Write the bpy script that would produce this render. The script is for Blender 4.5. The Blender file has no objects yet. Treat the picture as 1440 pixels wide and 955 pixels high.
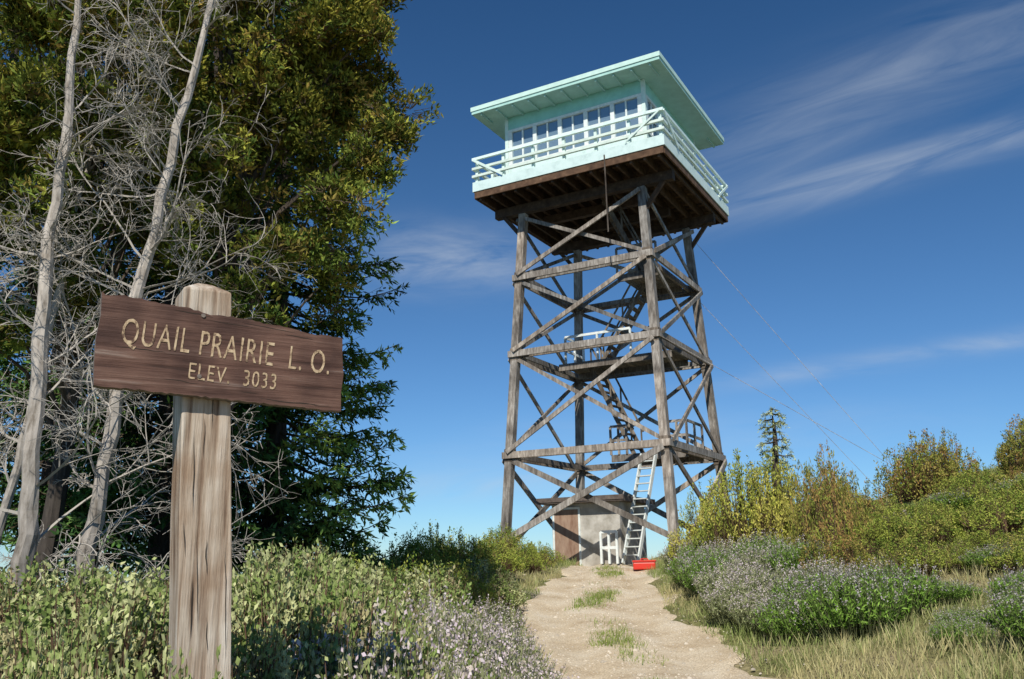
import bpy, bmesh, math, random
import numpy as np
from mathutils import Vector, Matrix
R=np.random.default_rng(7); random.seed(7)
S=bpy.context.scene
S.view_settings.view_transform='Standard'; S.view_settings.look='None'; S.view_settings.exposure=0

# ------------------------------------------------------------------ helpers
def nd(nt,t,loc=(0,0),**kw):
    n=nt.nodes.new(t)
    for k,v in kw.items(): setattr(n,k,v)
    return n
def newmat(name):
    m=bpy.data.materials.new(name); m.use_nodes=True; nt=m.node_tree
    b=nt.nodes['Principled BSDF']; return m,nt,b
def ramp(nt,stops):
    r=nt.nodes.new('ShaderNodeValToRGB'); e=r.color_ramp.elements
    while len(e)<len(stops): e.new(0.5)
    for i,(p,c) in enumerate(stops):
        e[i].position=p; e[i].color=(c[0],c[1],c[2],1)
    return r
def noise_mat(name,stops,scale=(5,5,5),nscale=1,detail=6,rough=.8,bump=.3,bdist=.01,bscale=None,attr=False,spec=.3,rot=(0,0,0),stain=None):
    m,nt,b=newmat(name); L=nt.links
    tc=nd(nt,'ShaderNodeTexCoord'); mp=nd(nt,'ShaderNodeMapping'); mp.inputs['Scale'].default_value=scale
    mp.inputs['Rotation'].default_value=rot
    L.new(tc.outputs['Object'],mp.inputs[0])
    n=nd(nt,'ShaderNodeTexNoise'); n.inputs['Scale'].default_value=nscale; n.inputs['Detail'].default_value=detail; n.inputs['Roughness'].default_value=.65
    L.new(mp.outputs[0],n.inputs['Vector'])
    r=ramp(nt,stops); L.new(n.outputs[0],r.inputs[0])
    out=r.outputs[0]
    if attr:
        a=nd(nt,'ShaderNodeAttribute',attribute_name='Col'); mx=nd(nt,'ShaderNodeMix',data_type='RGBA',blend_type='MULTIPLY')
        mx.inputs[0].default_value=1; L.new(out,mx.inputs[6]); L.new(a.outputs[0],mx.inputs[7]); out=mx.outputs[2]
    if stain:
        n3=nd(nt,'ShaderNodeTexNoise');n3.inputs['Scale'].default_value=stain[0];n3.inputs['Detail'].default_value=4;L.new(tc.outputs['Object'],n3.inputs['Vector'])
        r3=ramp(nt,[(.35,stain[1]),(.62,stain[2])]);L.new(n3.outputs[0],r3.inputs[0])
        mx=nd(nt,'ShaderNodeMix',data_type='RGBA',blend_type='MULTIPLY');mx.inputs[0].default_value=1;L.new(out,mx.inputs[6]);L.new(r3.outputs[0],mx.inputs[7]);out=mx.outputs[2]
    L.new(out,b.inputs['Base Color']); b.inputs['Roughness'].default_value=rough; b.inputs['Specular IOR Level'].default_value=spec
    if bump:
        n2=n
        if bscale:
            n2=nd(nt,'ShaderNodeTexNoise'); n2.inputs['Scale'].default_value=bscale; n2.inputs['Detail'].default_value=8; L.new(mp.outputs[0],n2.inputs['Vector'])
        bp=nd(nt,'ShaderNodeBump'); bp.inputs['Strength'].default_value=bump; bp.inputs['Distance'].default_value=bdist
        L.new(n2.outputs[0],bp.inputs['Height']); L.new(bp.outputs[0],b.inputs['Normal'])
    return m
def leaf_mat(name,trans=.3):
    m=bpy.data.materials.new(name); m.use_nodes=True; nt=m.node_tree; L=nt.links
    nt.nodes.remove(nt.nodes['Principled BSDF'])
    a=nd(nt,'ShaderNodeAttribute',attribute_name='Col')
    b=nd(nt,'ShaderNodeBsdfDiffuse');L.new(a.outputs[0],b.inputs[0]);last=b.outputs[0]
    if trans:
        t=nd(nt,'ShaderNodeBsdfTranslucent'); L.new(a.outputs[0],t.inputs[0])
        mx=nd(nt,'ShaderNodeMixShader'); mx.inputs[0].default_value=trans
        L.new(last,mx.inputs[1]); L.new(t.outputs[0],mx.inputs[2]); last=mx.outputs[0]
    L.new(last,nt.nodes['Material Output'].inputs[0]); return m
M_LEAF=leaf_mat('foliage_leaf',.15); M_GRASS=leaf_mat('grass_blade',.2); M_NEEDLE=leaf_mat('needle_foliage',0); M_TWIG=leaf_mat('thin_twig',0)
M_BARK=noise_mat('bark',[(.3,(.5,.5,.5)),(.7,(1,1,1))],(6,6,1.5),3,detail=3,attr=True,rough=.9,bump=.5,bdist=.02)
M_PALEBARK=noise_mat('pale_bark',[(.3,(.4,.37,.33)),(.5,(.85,.84,.82)),(.7,(1.15,1.15,1.15))],(7,7,2.2),2.4,detail=5,attr=True,rough=.9,bump=.5,bdist=.012)

def link(o,parent=None):
    S.collection.objects.link(o)
    if parent is not None: o.parent=parent
    return o
def empty(name,loc=(0,0,0),rz=0):
    e=bpy.data.objects.new(name,None); e.location=loc; e.rotation_euler=(0,0,rz); e.empty_display_size=.5
    return link(e)
class Geo:
    def __init__(s): s.V=[];s.F=[];s.C=[];s.M=[];s.n=0
    def add(s,V,F,col,mi=0):
        V=np.asarray(V,float).reshape(-1,3); F=np.asarray(F,int).reshape(-1,4)
        c=np.asarray(col,float)
        if c.ndim==1: c=np.tile(c,(len(V),1))
        s.V.append(V); s.F.append(F+s.n); s.C.append(c); s.M.append(np.full(len(F),mi)); s.n+=len(V)
    def mesh(s,name,mats,smooth=False):
        V=np.concatenate(s.V);F=np.concatenate(s.F);C=np.concatenate(s.C);Mi=np.concatenate(s.M)
        me=bpy.data.meshes.new(name); n=len(V);m=len(F)
        me.vertices.add(n); me.vertices.foreach_set('co',V.astype(np.float32).ravel())
        me.loops.add(4*m); me.loops.foreach_set('vertex_index',F.astype(np.int32).ravel())
        me.polygons.add(m); me.polygons.foreach_set('loop_start',(np.arange(m)*4).astype(np.int32))
        me.polygons.foreach_set('material_index',Mi.astype(np.int32))
        me.polygons.foreach_set('use_smooth',np.full(m,bool(smooth)))
        me.update(calc_edges=True)
        a=me.color_attributes.new('Col','FLOAT_COLOR','POINT')
        a.data.foreach_set('color',np.concatenate([C[:,:3],np.ones((n,1))],1).astype(np.float32).ravel())
        for x in mats: me.materials.append(x)
        return me
    def obj(s,name,mats,parent=None,smooth=False):
        return link(bpy.data.objects.new(name,s.mesh(name,mats,smooth)),parent)
def nrm(a): return a/np.maximum(np.linalg.norm(a,axis=-1,keepdims=True),1e-9)
def leaves(g,P,D,L,W,col,mi=0,N=None,fold=0.0):
    n=len(P); D=nrm(D)
    if N is None: N=nrm(R.normal(size=(n,3))+np.array([0,0,.8]))
    Sd=nrm(np.cross(D,N)); L=np.broadcast_to(L,(n,))[:,None]; W=np.broadcast_to(W,(n,))[:,None]
    up=np.cross(Sd,D)
    V=np.stack([P,P+D*L*.45+Sd*W/2+up*W*fold,P+D*L,P+D*L*.45-Sd*W/2+up*W*fold],1)
    F=np.arange(4*n).reshape(n,4); g.add(V,F,np.repeat(np.broadcast_to(col,(n,3)),4,0),mi)
def prisms(g,P0,P1,R0,R1,k,col,mi=0):
    P0=np.asarray(P0,float);P1=np.asarray(P1,float);n=len(P0)
    D=nrm(P1-P0); ref=np.where(np.abs(D[:,2:3])>.9,np.array([[1.,0,0]]),np.array([[0,0,1.]]))
    U=nrm(np.cross(D,ref));W=np.cross(D,U)
    a=np.arange(k)*2*math.pi/k; ring=np.cos(a)[None,:,None]*U[:,None]+np.sin(a)[None,:,None]*W[:,None]
    R0=np.broadcast_to(R0,(n,))[:,None,None];R1=np.broadcast_to(R1,(n,))[:,None,None]
    V=np.concatenate([P0[:,None]+ring*R0,P1[:,None]+ring*R1],1)
    i=np.arange(k);j=(i+1)%k; f=np.stack([i,j,k+j,k+i],1); F=f[None]+(np.arange(n)*2*k)[:,None,None]
    g.add(V,F,np.repeat(np.broadcast_to(col,(n,3)),2*k,0),mi)
def tube(g,pts,rad,k,col,mi=0,jag=0):
    pts=np.asarray(pts,float);n=len(pts); T=np.gradient(pts,axis=0);T=nrm(T)
    ref=np.array([0.3,1,0.1]); U=nrm(np.cross(T,ref));W=np.cross(T,U)
    a=np.arange(k)*2*math.pi/k
    rr=np.asarray(rad)[:,None]*(1+jag*R.normal(size=(n,k)))
    V=pts[:,None]+(np.cos(a)[None,:,None]*U[:,None]+np.sin(a)[None,:,None]*W[:,None])*rr[:,:,None]
    F=[]
    for r in range(n-1):
        for i in range(k): j=(i+1)%k; F.append((r*k+i,r*k+j,(r+1)*k+j,(r+1)*k+i))
    c=np.asarray(col,float)
    if c.ndim==2: c=np.repeat(c,k,0)
    g.add(V,F,c,mi)
BOXF=[(0,1,3,2),(4,6,7,5),(0,4,5,1),(2,3,7,6),(0,2,6,4),(1,5,7,3)]
def box(g,lo,hi,col=(1,1,1),mi=0):
    x0,y0,z0=lo;x1,y1,z1=hi
    V=[(x,y,z) for x in(x0,x1) for y in(y0,y1) for z in(z0,z1)]
    g.add(V,BOXF,col,mi)
def beam(g,p,q,w,h,col=(1,1,1),mi=0,up=(0,0,1),ext=0):
    p=np.array(p,float);q=np.array(q,float);d=nrm(q-p); p=p-d*ext;q=q+d*ext
    up=np.array(up,float)
    if abs(d@up)>.97: up=np.array([0,1.,0])
    s=nrm(np.cross(d,up));u=np.cross(s,d)
    V=[e+s*a*w/2+u*b*h/2 for e in(p,q) for a in(-1,1) for b in(-1,1)]
    g.add(V,BOXF,col,mi)
def wv(lo=.75,hi=1.1):
    a=random.uniform(lo,hi); t=random.uniform(-.05,.05); return (a+t,a,a-t)

# ------------------------------------------------------------------ terrain
def pc(y): return np.interp(y,[-10,0,13,19,27,31],[0.3,1.2,1.85,1.5,2.7,3.3])
def hw(y): return np.interp(y,[-10,13,19,27,31],[1.6,1.65,1.7,1.35,1.3])
def sm(t): t=np.clip(t,0,1); return t*t*(3-2*t)
def G(x,y):
    x=np.asarray(x,float);y=np.asarray(y,float)
    b=np.interp(y,[-40,0,7,13,20,27,33,40,52,80,150,400,1200,6000],[-3,-.05,-.02,.03,.66,1.33,1.5,1.2,-2,-14,-40,-90,-130,-200])
    tr=np.maximum(x-(pc(y)+hw(y)),0)
    fade=1-sm((y-34)/30)
    bank=np.where(tr<14,.235*tr,.235*14+.03*(tr-14))*sm((y+6)/12)*fade
    bank=np.where(tr>26,bank-(tr-26)*.5,bank); bank=np.maximum(bank,-150)
    tl=np.maximum((pc(y)-hw(y))-x,0)
    bl=.72*sm(tl/1.7)*(1-.65*sm((y-9)/7)) - .35*np.maximum(tl-9,0)-.12*np.maximum(tl-5,0)*sm((y-8)/8)
    bl=np.maximum(bl,-150)
    und=.05*np.sin(x*1.7+y*.6)*np.sin(y*1.3-x*.4)*np.minimum((tr+tl),1.)+.02*np.sin(x*2.3)*np.sin(y*1.9)
    far=np.hypot(x,y); und=und+sm((far-400)/2000)*25*np.sin(x*.0021+1)*np.sin(y*.0013)
    rut=-.07*np.exp(-((np.abs(x-pc(y))-.8)/.3)**2)
    return b+bank+bl+und+rut
def axis(lo,hi,step,far,n):
    a=np.arange(lo,hi+1e-6,step); k=np.geomspace(step,far,n)
    return np.concatenate([lo-np.cumsum(k)[::-1],a,hi+np.cumsum(k)])
xs=axis(-16,22,.22,900,36); ys=axis(-6,40,.22,900,36)
X,Y=np.meshgrid(xs,ys); Z=G(X,Y)
edge=np.minimum(np.abs(X-pc(Y))-hw(Y),0); Z2=Z-np.where((edge<-.15)&(Y<31.5),.05,0)
V=np.stack([X,Y,Z2],-1).reshape(-1,3); nx=len(xs);ny=len(ys)
i,j=np.meshgrid(np.arange(nx-1),np.arange(ny-1)); a=(j*nx+i).ravel()
g=Geo(); g.add(V,np.stack([a,a+1,a+nx+1,a+nx],1),(1,1,1))
m,nt,b=newmat('hillside_ground'); L=nt.links
tc=nd(nt,'ShaderNodeTexCoord')
n1=nd(nt,'ShaderNodeTexNoise');n1.inputs['Scale'].default_value=.9;n1.inputs['Detail'].default_value=5
n2=nd(nt,'ShaderNodeTexNoise');n2.inputs['Scale'].default_value=14;n2.inputs['Detail'].default_value=4
L.new(tc.outputs['Object'],n1.inputs[0]);L.new(tc.outputs['Object'],n2.inputs[0])
r1=ramp(nt,[(.35,(.13,.15,.05)),(.5,(.24,.22,.10)),(.65,(.36,.30,.18))]);L.new(n1.outputs[0],r1.inputs[0])
r2=ramp(nt,[(.3,(.45,.45,.45)),(.7,(1.15,1.15,1.15))]);L.new(n2.outputs[0],r2.inputs[0])
mx=nd(nt,'ShaderNodeMix',data_type='RGBA',blend_type='MULTIPLY');mx.inputs[0].default_value=1
L.new(r1.outputs[0],mx.inputs[6]);L.new(r2.outputs[0],mx.inputs[7])
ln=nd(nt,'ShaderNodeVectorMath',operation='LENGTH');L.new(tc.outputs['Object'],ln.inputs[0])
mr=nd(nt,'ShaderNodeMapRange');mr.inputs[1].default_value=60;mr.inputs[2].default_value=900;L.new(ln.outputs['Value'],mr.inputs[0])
mx2=nd(nt,'ShaderNodeMix',data_type='RGBA');L.new(mr.outputs[0],mx2.inputs[0]);L.new(mx.outputs[2],mx2.inputs[6]);mx2.inputs[7].default_value=(.13,.22,.30,1)  # far ground blends to blue-green forest tone, with distance haze painted into the colour
L.new(mx2.outputs[2],b.inputs['Base Color']);b.inputs['Roughness'].default_value=.95;b.inputs['Specular IOR Level'].default_value=.1
bp=nd(nt,'ShaderNodeBump');bp.inputs['Strength'].default_value=.8;bp.inputs['Distance'].default_value=.04;L.new(n2.outputs[0],bp.inputs['Height']);L.new(bp.outputs[0],b.inputs['Normal'])
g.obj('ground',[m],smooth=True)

py_=np.arange(-5,31.6,.16); tt=np.linspace(-1,1,29)
g=Geo()
ew=.22*np.sin(py_*1.3)+.14*np.sin(py_*3.1+1)+.08*np.sin(py_*7.7); ew2=.2*np.sin(py_*1.1+2)+.15*np.sin(py_*2.9)+.08*np.sin(py_*8.3)
PX=pc(py_)[:,None]+tt[None]*hw(py_)[:,None]+np.where(tt>0,tt,0)[None]*ew[:,None]+np.where(tt<0,tt,0)[None]*ew2[:,None]
PY=np.repeat(py_[:,None],29,1); PZ=G(PX,PY)+.018-.05*(np.abs(tt)[None]>.97)
n0=29;i,j=np.meshgrid(np.arange(28),np.arange(len(py_)-1));a=(j*n0+i).ravel()
g.add(np.stack([PX,PY,PZ],-1).reshape(-1,3),np.stack([a,a+1,a+n0+1,a+n0],1),(1,1,1))
m,nt,b=newmat('gravel_dirt');L=nt.links;tc=nd(nt,'ShaderNodeTexCoord')
n1=nd(nt,'ShaderNodeTexNoise');n1.inputs['Scale'].default_value=1.3;n1.inputs['Detail'].default_value=7
n2=nd(nt,'ShaderNodeTexNoise');n2.inputs['Scale'].default_value=30;n2.inputs['Detail'].default_value=5;n2.inputs['Roughness'].default_value=.7
v=nd(nt,'ShaderNodeTexVoronoi');v.inputs['Scale'].default_value=32
for q in(n1,n2,v):L.new(tc.outputs['Object'],q.inputs['Vector'])
r1=ramp(nt,[(.3,(.50,.39,.26)),(.45,(.64,.53,.38)),(.6,(.72,.62,.47)),(.75,(.78,.70,.57))]);L.new(n1.outputs[0],r1.inputs[0])
r2=ramp(nt,[(.3,(.62,.60,.57)),(.5,(.95,.95,.95)),(.68,(1.12,1.12,1.12))]);L.new(n2.outputs[0],r2.inputs[0])
r3=ramp(nt,[(0,(1.1,1.08,1.06)),(.25,(1,1,1)),(.6,(.76,.74,.71))]);L.new(v.outputs[0],r3.inputs[0])
mx=nd(nt,'ShaderNodeMix',data_type='RGBA',blend_type='MULTIPLY');mx.inputs[0].default_value=1
L.new(r1.outputs[0],mx.inputs[6]);L.new(r2.outputs[0],mx.inputs[7])
mx3=nd(nt,'ShaderNodeMix',data_type='RGBA',blend_type='MULTIPLY');mx3.inputs[0].default_value=.7
L.new(mx.outputs[2],mx3.inputs[6]);L.new(r3.outputs[0],mx3.inputs[7]);L.new(mx3.outputs[2],b.inputs['Base Color'])
b.inputs['Roughness'].default_value=.95;b.inputs['Specular IOR Level'].default_value=.1
ad=nd(nt,'ShaderNodeMath',operation='SUBTRACT');L.new(n2.outputs[0],ad.inputs[0]);L.new(v.outputs[0],ad.inputs[1])
bp=nd(nt,'ShaderNodeBump');bp.inputs['Strength'].default_value=.6;bp.inputs['Distance'].default_value=.02;L.new(ad.outputs[0],bp.inputs['Height']);L.new(bp.outputs[0],b.inputs['Normal'])
g.obj('dirt_path',[m],smooth=True)
g=Geo();n=4200;yy=R.uniform(7,29,n);xx=pc(yy)+R.normal(0,.6,n)*hw(yy);rr=R.uniform(.006,.018,n)*(1+(R.random(n)<.04)*1.1)
zz=G(xx,yy)+.014;c=R.uniform(.36,.66,(n,1))*np.array([[1.05,.93,.76]])
P=np.stack([xx,yy,zz],1)
prisms(g,P,P+np.stack([0*rr,0*rr,rr*.8],1),rr*1.3,rr*.8,6,c);prisms(g,P+np.stack([0*rr,0*rr,rr*.8],1),P+np.stack([0*rr,0*rr,rr*1.05],1),rr*.8,rr*.01,6,c)
M_STONE=noise_mat('stone',[(.3,(.8,.8,.8)),(.7,(1,1,1))],(20,20,20),1,detail=2,attr=True)
g.obj('gravel',[M_STONE])

# ------------------------------------------------------------------ wood sign
SC=(-1.27,3.63); sa=math.radians(30)
sg=empty('wooden_sign',(SC[0],SC[1],0),sa)
M_POST=noise_mat('weathered_post',[(.28,(.08,.055,.04)),(.37,(.27,.20,.145)),(.48,(.47,.40,.32)),(.60,(.62,.56,.48)),(.75,(.74,.70,.62))],(15,15,.6),1.7,detail=10,rough=.92,bump=1,bdist=.018,stain=(2.6,(.60,.46,.36),(1.05,1.05,1.05)))
M_BOARD=noise_mat('sign_board_wood',[(.27,(.035,.019,.014)),(.42,(.095,.050,.038)),(.60,(.145,.085,.066)),(.74,(.28,.22,.19))],(1.3,12,26),1.5,detail=10,rough=.75,bump=1,bdist=.008,stain=(5,(.55,.5,.5),(1.15,1.1,1.05)))
M_EDGE=noise_mat('sign_edge_wood',[(.3,(.07,.055,.05)),(.7,(.26,.22,.19))],(2,20,20),2,rough=.9)
M_LET=noise_mat('sign_letter_paint',[(.38,(.12,.072,.05)),(.48,(.44,.32,.20)),(.72,(.66,.53,.36))],(22,22,22),1.3,detail=8,rough=.85,bump=0)
g=Geo();w=.102;yb=.13
zt0=2.80;prof=[(0.0,1),(.9,1.0),(1.4,1.0),(1.6,1.012),(1.8,1.005),(2.0,.995),(2.2,1.0),(zt0-.055,.99),(zt0-.045,.95),(zt0,.30)]
lx_,ly_=math.cos(-sa)*-1,math.sin(-sa)*-1
Vp=[]
for z,s_ in prof:
    for (x_,y_) in((-1,-1),(1,-1),(1,1),(-1,1)):
        t=(z-2.4)*.06; jx,jy=R.normal(0,.0015,2); Vp.append((x_*w*s_+lx_*t+jx,yb+y_*w*s_+ly_*t*.5+jy,z))
F=[]
for r in range(len(prof)-1):
    for k in range(4):F.append((r*4+k,r*4+(k+1)%4,(r+1)*4+(k+1)%4,(r+1)*4+k))
t=(len(prof)-1)*4;F.append((t,t+1,t+2,t+3));g.add(Vp,F,(1,1,1))
o=g.obj('post',[M_POST],sg);bv=o.modifiers.new('b','BEVEL');bv.width=.006;bv.segments=2
g=Geo();mc,nt,b=newmat('dark_crack');b.inputs['Base Color'].default_value=(.035,.025,.018,1);b.inputs['Roughness'].default_value=1
for k in range(9):
    xx_=random.uniform(-.085,.085);z0=random.uniform(1.2,2.2);ln_=random.uniform(.12,.5)
    n=7;zz_=np.linspace(z0,min(z0+ln_,2.68),n);ofs=np.cumsum(R.normal(0,.0018,n));wd=np.sin(np.linspace(.05,math.pi-.05,n))*random.uniform(.0012,.0028)
    for i in range(n-1):
        q=lambda i_,s_: (xx_+ofs[i_]+s_*wd[i_]+lx_*(zz_[i_]-2.4)*.06, yb-w-.0035+ly_*(zz_[i_]-2.4)*.03, zz_[i_])
        g.add([q(i,-1),q(i,1),q(i+1,1),q(i+1,-1)],[(0,1,2,3)],(1,1,1))
g.obj('post_cracks',[mc],sg)
BX0,BX1=-.436,.571
def zbot(u): return 1.6+.692-.038*u
def ztop(u): return 1.6+1.072-.0835*u
g=Geo()
nxb,nzb=60,5;ub=np.linspace(0,1,nxb);jt=R.normal(0,.0022,nxb)-.012*np.exp(-((ub-.42)/.03)**2)-.012*np.exp(-((ub-.03)/.02)**2)-.008*np.exp(-((ub-.85)/.05)**2);jb=R.normal(0,.002,nxb)
V=[];vs=np.linspace(0,1,nzb);endj=R.normal(0,.004,(2,nzb))
for y_ in(-.026,.02):
    for b_,v_ in enumerate(vs):
        for a_,u_ in enumerate(ub):
            z=zbot(u_)+(ztop(u_)-zbot(u_))*v_+(jb[a_] if b_==0 else 0)+(jt[a_] if b_==nzb-1 else 0)
            x=BX0+(BX1-BX0)*u_+(endj[0,b_] if a_==0 else 0)+(endj[1,b_] if a_==nxb-1 else 0)
            V.append((x,y_,z))
N=nxb*nzb;F=[];sd=[]
for b_ in range(nzb-1):
    for a_ in range(nxb-1):
        q=b_*nxb+a_;F.append((q,q+1,q+nxb+1,q+nxb));F.append((N+q,N+q+nxb,N+q+nxb+1,N+q+1))
for a_ in range(nxb-1):
    sd.append((a_,N+a_,N+a_+1,a_+1));q=(nzb-1)*nxb+a_;sd.append((q,q+1,N+q+1,N+q))
for b_ in range(nzb-1):
    q=b_*nxb;sd.append((q,q+nxb,N+q+nxb,N+q));q+=nxb-1;sd.append((q,N+q,N+q+nxb,q+nxb))
g.add(V,F,(1,1,1),0);g.add(V,sd,(1,1,1),1);g.obj('board',[M_BOARD,M_EDGE],sg)
g=Geo()
for k in range(9):
    u0=random.uniform(0,.8);v0=random.choice([.06,.1,.9,.95,.45,.15,.8]);ln_=random.uniform(.06,.3);n=9;uu=np.linspace(u0,min(u0+ln_,.995),n)
    of=np.cumsum(R.normal(0,.0015,n));wd=np.sin(np.linspace(.05,math.pi-.05,n))*random.uniform(.0007,.002)
    q=lambda i_,s_:(BX0+(BX1-BX0)*uu[i_],-.0268,zbot(uu[i_])+(ztop(uu[i_])-zbot(uu[i_]))*v0+of[i_]+s_*wd[i_])
    for i in range(n-1): g.add([q(i,-1),q(i+1,-1),q(i+1,1),q(i,1)],[(0,1,2,3)],(1,1,1))
g.obj('board_cracks',[mc],sg)
g=Geo()
for xq,zq in((-.04,2.36),(-.04,2.62)): prisms(g,[(xq,-.027,zq)],[(xq,-.031,zq)],.010,.009,8,(1,1,1)); prisms(g,[(xq,-.031,zq)],[(xq,-.0315,zq)],.009,.0001,8,(1,1,1))
g.obj('bolts',[M_EDGE],sg)
def text(s,size,u,v,width,name):
    cu=bpy.data.curves.new(s,'FONT');cu.body=s;cu.size=size;cu.align_x='CENTER';cu.align_y='CENTER';cu.extrude=.0008;cu.space_character=1.12;cu.offset=-.0004
    o=bpy.data.objects.new('tmp',cu);S.collection.objects.link(o);bpy.context.view_layer.update()
    dg=bpy.context.evaluated_depsgraph_get();me=bpy.data.meshes.new_from_object(o.evaluated_get(dg));wd=o.dimensions.x;bpy.data.objects.remove(o)
    for v_ in me.vertices: v_.co.x+=random.gauss(0,.0009);v_.co.y+=random.gauss(0,.0009)
    me.materials.clear();me.materials.append(M_LET)
    q=link(bpy.data.objects.new(name,me),sg);z=zbot(u)+(ztop(u)-zbot(u))*v;x=BX0+(BX1-BX0)*u
    slope=((1-v)*.038+v*.0835)/(BX1-BX0)
    q.location=(x,-.0275,z);q.rotation_euler=(math.radians(90),math.atan(slope),0);q.scale=(width/wd,1,1)
text('QUAIL PRAIRIE  L. O.',.150,.515,.605,.86,'lettering_name')
text('ELEV.  3033',.098,.53,.27,.36,'lettering_elevation')

# ------------------------------------------------------------------ tower
YAW=math.radians(-29.285);TC=(3.652,31.426)
tw=empty('fire_lookout_tower',(TC[0],TC[1],0),YAW)
M_TIM=noise_mat('weathered_timber',[(.30,(.11,.092,.078)),(.5,(.26,.235,.21)),(.68,(.46,.43,.395))],(5,5,1.0),2.2,detail=7,attr=True,rough=.9,bump=.3,bdist=.01,stain=(1.1,(.6,.58,.56),(1.15,1.13,1.1)))
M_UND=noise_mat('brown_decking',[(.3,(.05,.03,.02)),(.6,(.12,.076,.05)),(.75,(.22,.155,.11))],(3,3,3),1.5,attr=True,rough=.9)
M_MINT=noise_mat('mint_paint',[(.25,(.52,.64,.60)),(.5,(.66,.80,.75)),(.8,(.74,.86,.82))],(2,2,2),2,attr=True,rough=.6,bump=.15)
M_ROOF=noise_mat('roof_teal_paint',[(.3,(.36,.60,.54)),(.6,(.44,.70,.64))],(2,2,2),1.5,attr=True,rough=.6,bump=.1)
M_WHITE=noise_mat('white_paint',[(.3,(.6,.66,.65)),(.6,(.78,.82,.8))],(4,4,4),2,attr=True,rough=.6,bump=.1)
mg,nt,b=newmat('window_glass');b.inputs['Base Color'].default_value=(.22,.32,.40,1);b.inputs['Roughness'].default_value=.06;b.inputs['Specular IOR Level'].default_value=.9;b.inputs['Metallic'].default_value=.35
EZ=1.6
def lh(z): return 2.298+(2.967-2.298)*(12.5-(z-EZ))/12.5
zL=[1.35,EZ+3.471,EZ+7.013,EZ+9.826,EZ+12.28]
cs=[(-1,-1),(1,-1),(1,1),(-1,1)]
g=Geo()
for (sx,sy) in cs:
    z0=.7;z1=13.9
    for q in range(4):
        za=z0+(z1-z0)*q/4;zb2=z0+(z1-z0)*(q+1)/4
        beam(g,(sx*lh(za),sy*lh(za),za),(sx*lh(zb2),sy*lh(zb2),zb2),.27,.27,wv(.85,1.2),up=(0,1,0))
    for zs in(5.07,8.61,11.43):
        h=lh(zs); box(g,(sx*h-.15,sy*h-.15,zs-.22),(sx*h+.15,sy*h+.15,zs+.22),(.6,.55,.5))
g.obj('legs',[M_TIM],tw)
g=Geo()
for f in range(4):
    c0=cs[f];c1=cs[(f+1)%4]; nrmv=np.array([(c0[0]+c1[0])/2,(c0[1]+c1[1])/2,0])
    def pt(c,z,off): h=lh(z); return np.array([c[0]*h,c[1]*h,z])+nrmv*off
    for z in zL[1:4]:
        beam(g,pt(c0,z,.18),pt(c1,z,.18),.08,.22,wv(.9,1.25),ext=.2)
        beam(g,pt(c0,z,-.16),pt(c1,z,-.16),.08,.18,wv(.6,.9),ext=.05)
    for k in range(4):
        za,zb_=zL[k],zL[k+1]
        if k==0: za=2.1 if f==0 else 1.7
        zt_=zb_-.12 if k<3 else 13.75
        w=.2 if k==0 else .145
        beam(g,pt(c0,za+.1,.26),pt(c1,zt_,.26),.07,w,wv(.8,1.4))
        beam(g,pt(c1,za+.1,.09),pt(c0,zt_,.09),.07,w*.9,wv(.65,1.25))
g.obj('cross_bracing',[M_TIM],tw)
g=Geo()
for s_ in(-1,1):
    box(g,(-3.45,s_*2.3-.13,13.93),(3.45,s_*2.3+.13,14.27),wv(),0)
    box(g,(-2.2,s_*.8-.1,13.96),(2.2,s_*.8+.1,14.27),wv(),0)
for x in np.arange(-3.4,3.41,.486):
    box(g,(x-.04,-3.56,14.275),(x+.04,3.56,14.58),wv(.5,1.2),0)
for y in np.arange(-3.5,3.35,.18):
    box(g,(-3.565,y,14.585),(3.565,y+.165,14.63),wv(.4,1.3),0)
for s_ in(-1,1):
    box(g,(-3.6,s_*3.6-.03,14.35),(3.6,s_*3.6+.03,14.60),(1.2,1.1,1),0); box(g,(s_*3.6-.03,-3.565,14.35),(s_*3.6+.03,3.565,14.60),(1.2,1.1,1),0)
for (sx,sy) in cs:
    beam(g,(sx*2.35,sy*2.35,13.0),(sx*3.3,sy*2.35,14.2),.12,.14,wv())
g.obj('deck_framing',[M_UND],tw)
g=Geo();H=3.63
for s_ in(-1,1):
    box(g,(-H-.03,s_*H-.03,14.605),(H+.03,s_*H+.03,14.97),wv(.95,1.05));box(g,(s_*H-.03,-H+.032,14.605),(s_*H+.03,H-.032,14.97),wv(.95,1.05))
    for z,hh in((15.88,.10),(15.50,.09),(15.2,.09)):
        box(g,(-H-.05,s_*H-.045,z-hh/2),(H+.05,s_*H+.045,z+hh/2),wv(.95,1.12));box(g,(s_*H-.045,-H+.05,z-hh/2),(s_*H+.045,H-.05,z+hh/2),wv(.95,1.08))
n=6
for k in range(n+1):
    t=-H+2*H*k/n
    for s_ in(-1,1):
        q_=H-.1
        box(g,(max(t,-q_)-.05 if k<n else q_-.05,s_*q_-.05,14.98),((max(t,-q_)+.05) if k<n else q_+.05,s_*q_+.05,15.828),wv(.95,1.08))
        if 0<k<n: box(g,(s_*q_-.05,t-.05,14.98),(s_*q_+.05,t+.05,15.828),wv(.95,1.08))
beam(g,(-H,-H-.07,15.85),(-H+1.25,-H-.07,15.0),.03,.09,(1,1,1));beam(g,(H-.05,-H-.07,15.85),(H-1.3,-H-.07,15.0),.03,.06,(1,1,1))
beam(g,(H+.07,-H,15.85),(H+.07,-H+1.3,15.0),.03,.09,(1,1,1));beam(g,(H+.07,H,15.85),(H+.07,H-1.3,15.0),.03,.09,(1,1,1))
g.obj('catwalk_railing',[M_MINT],tw)
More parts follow.
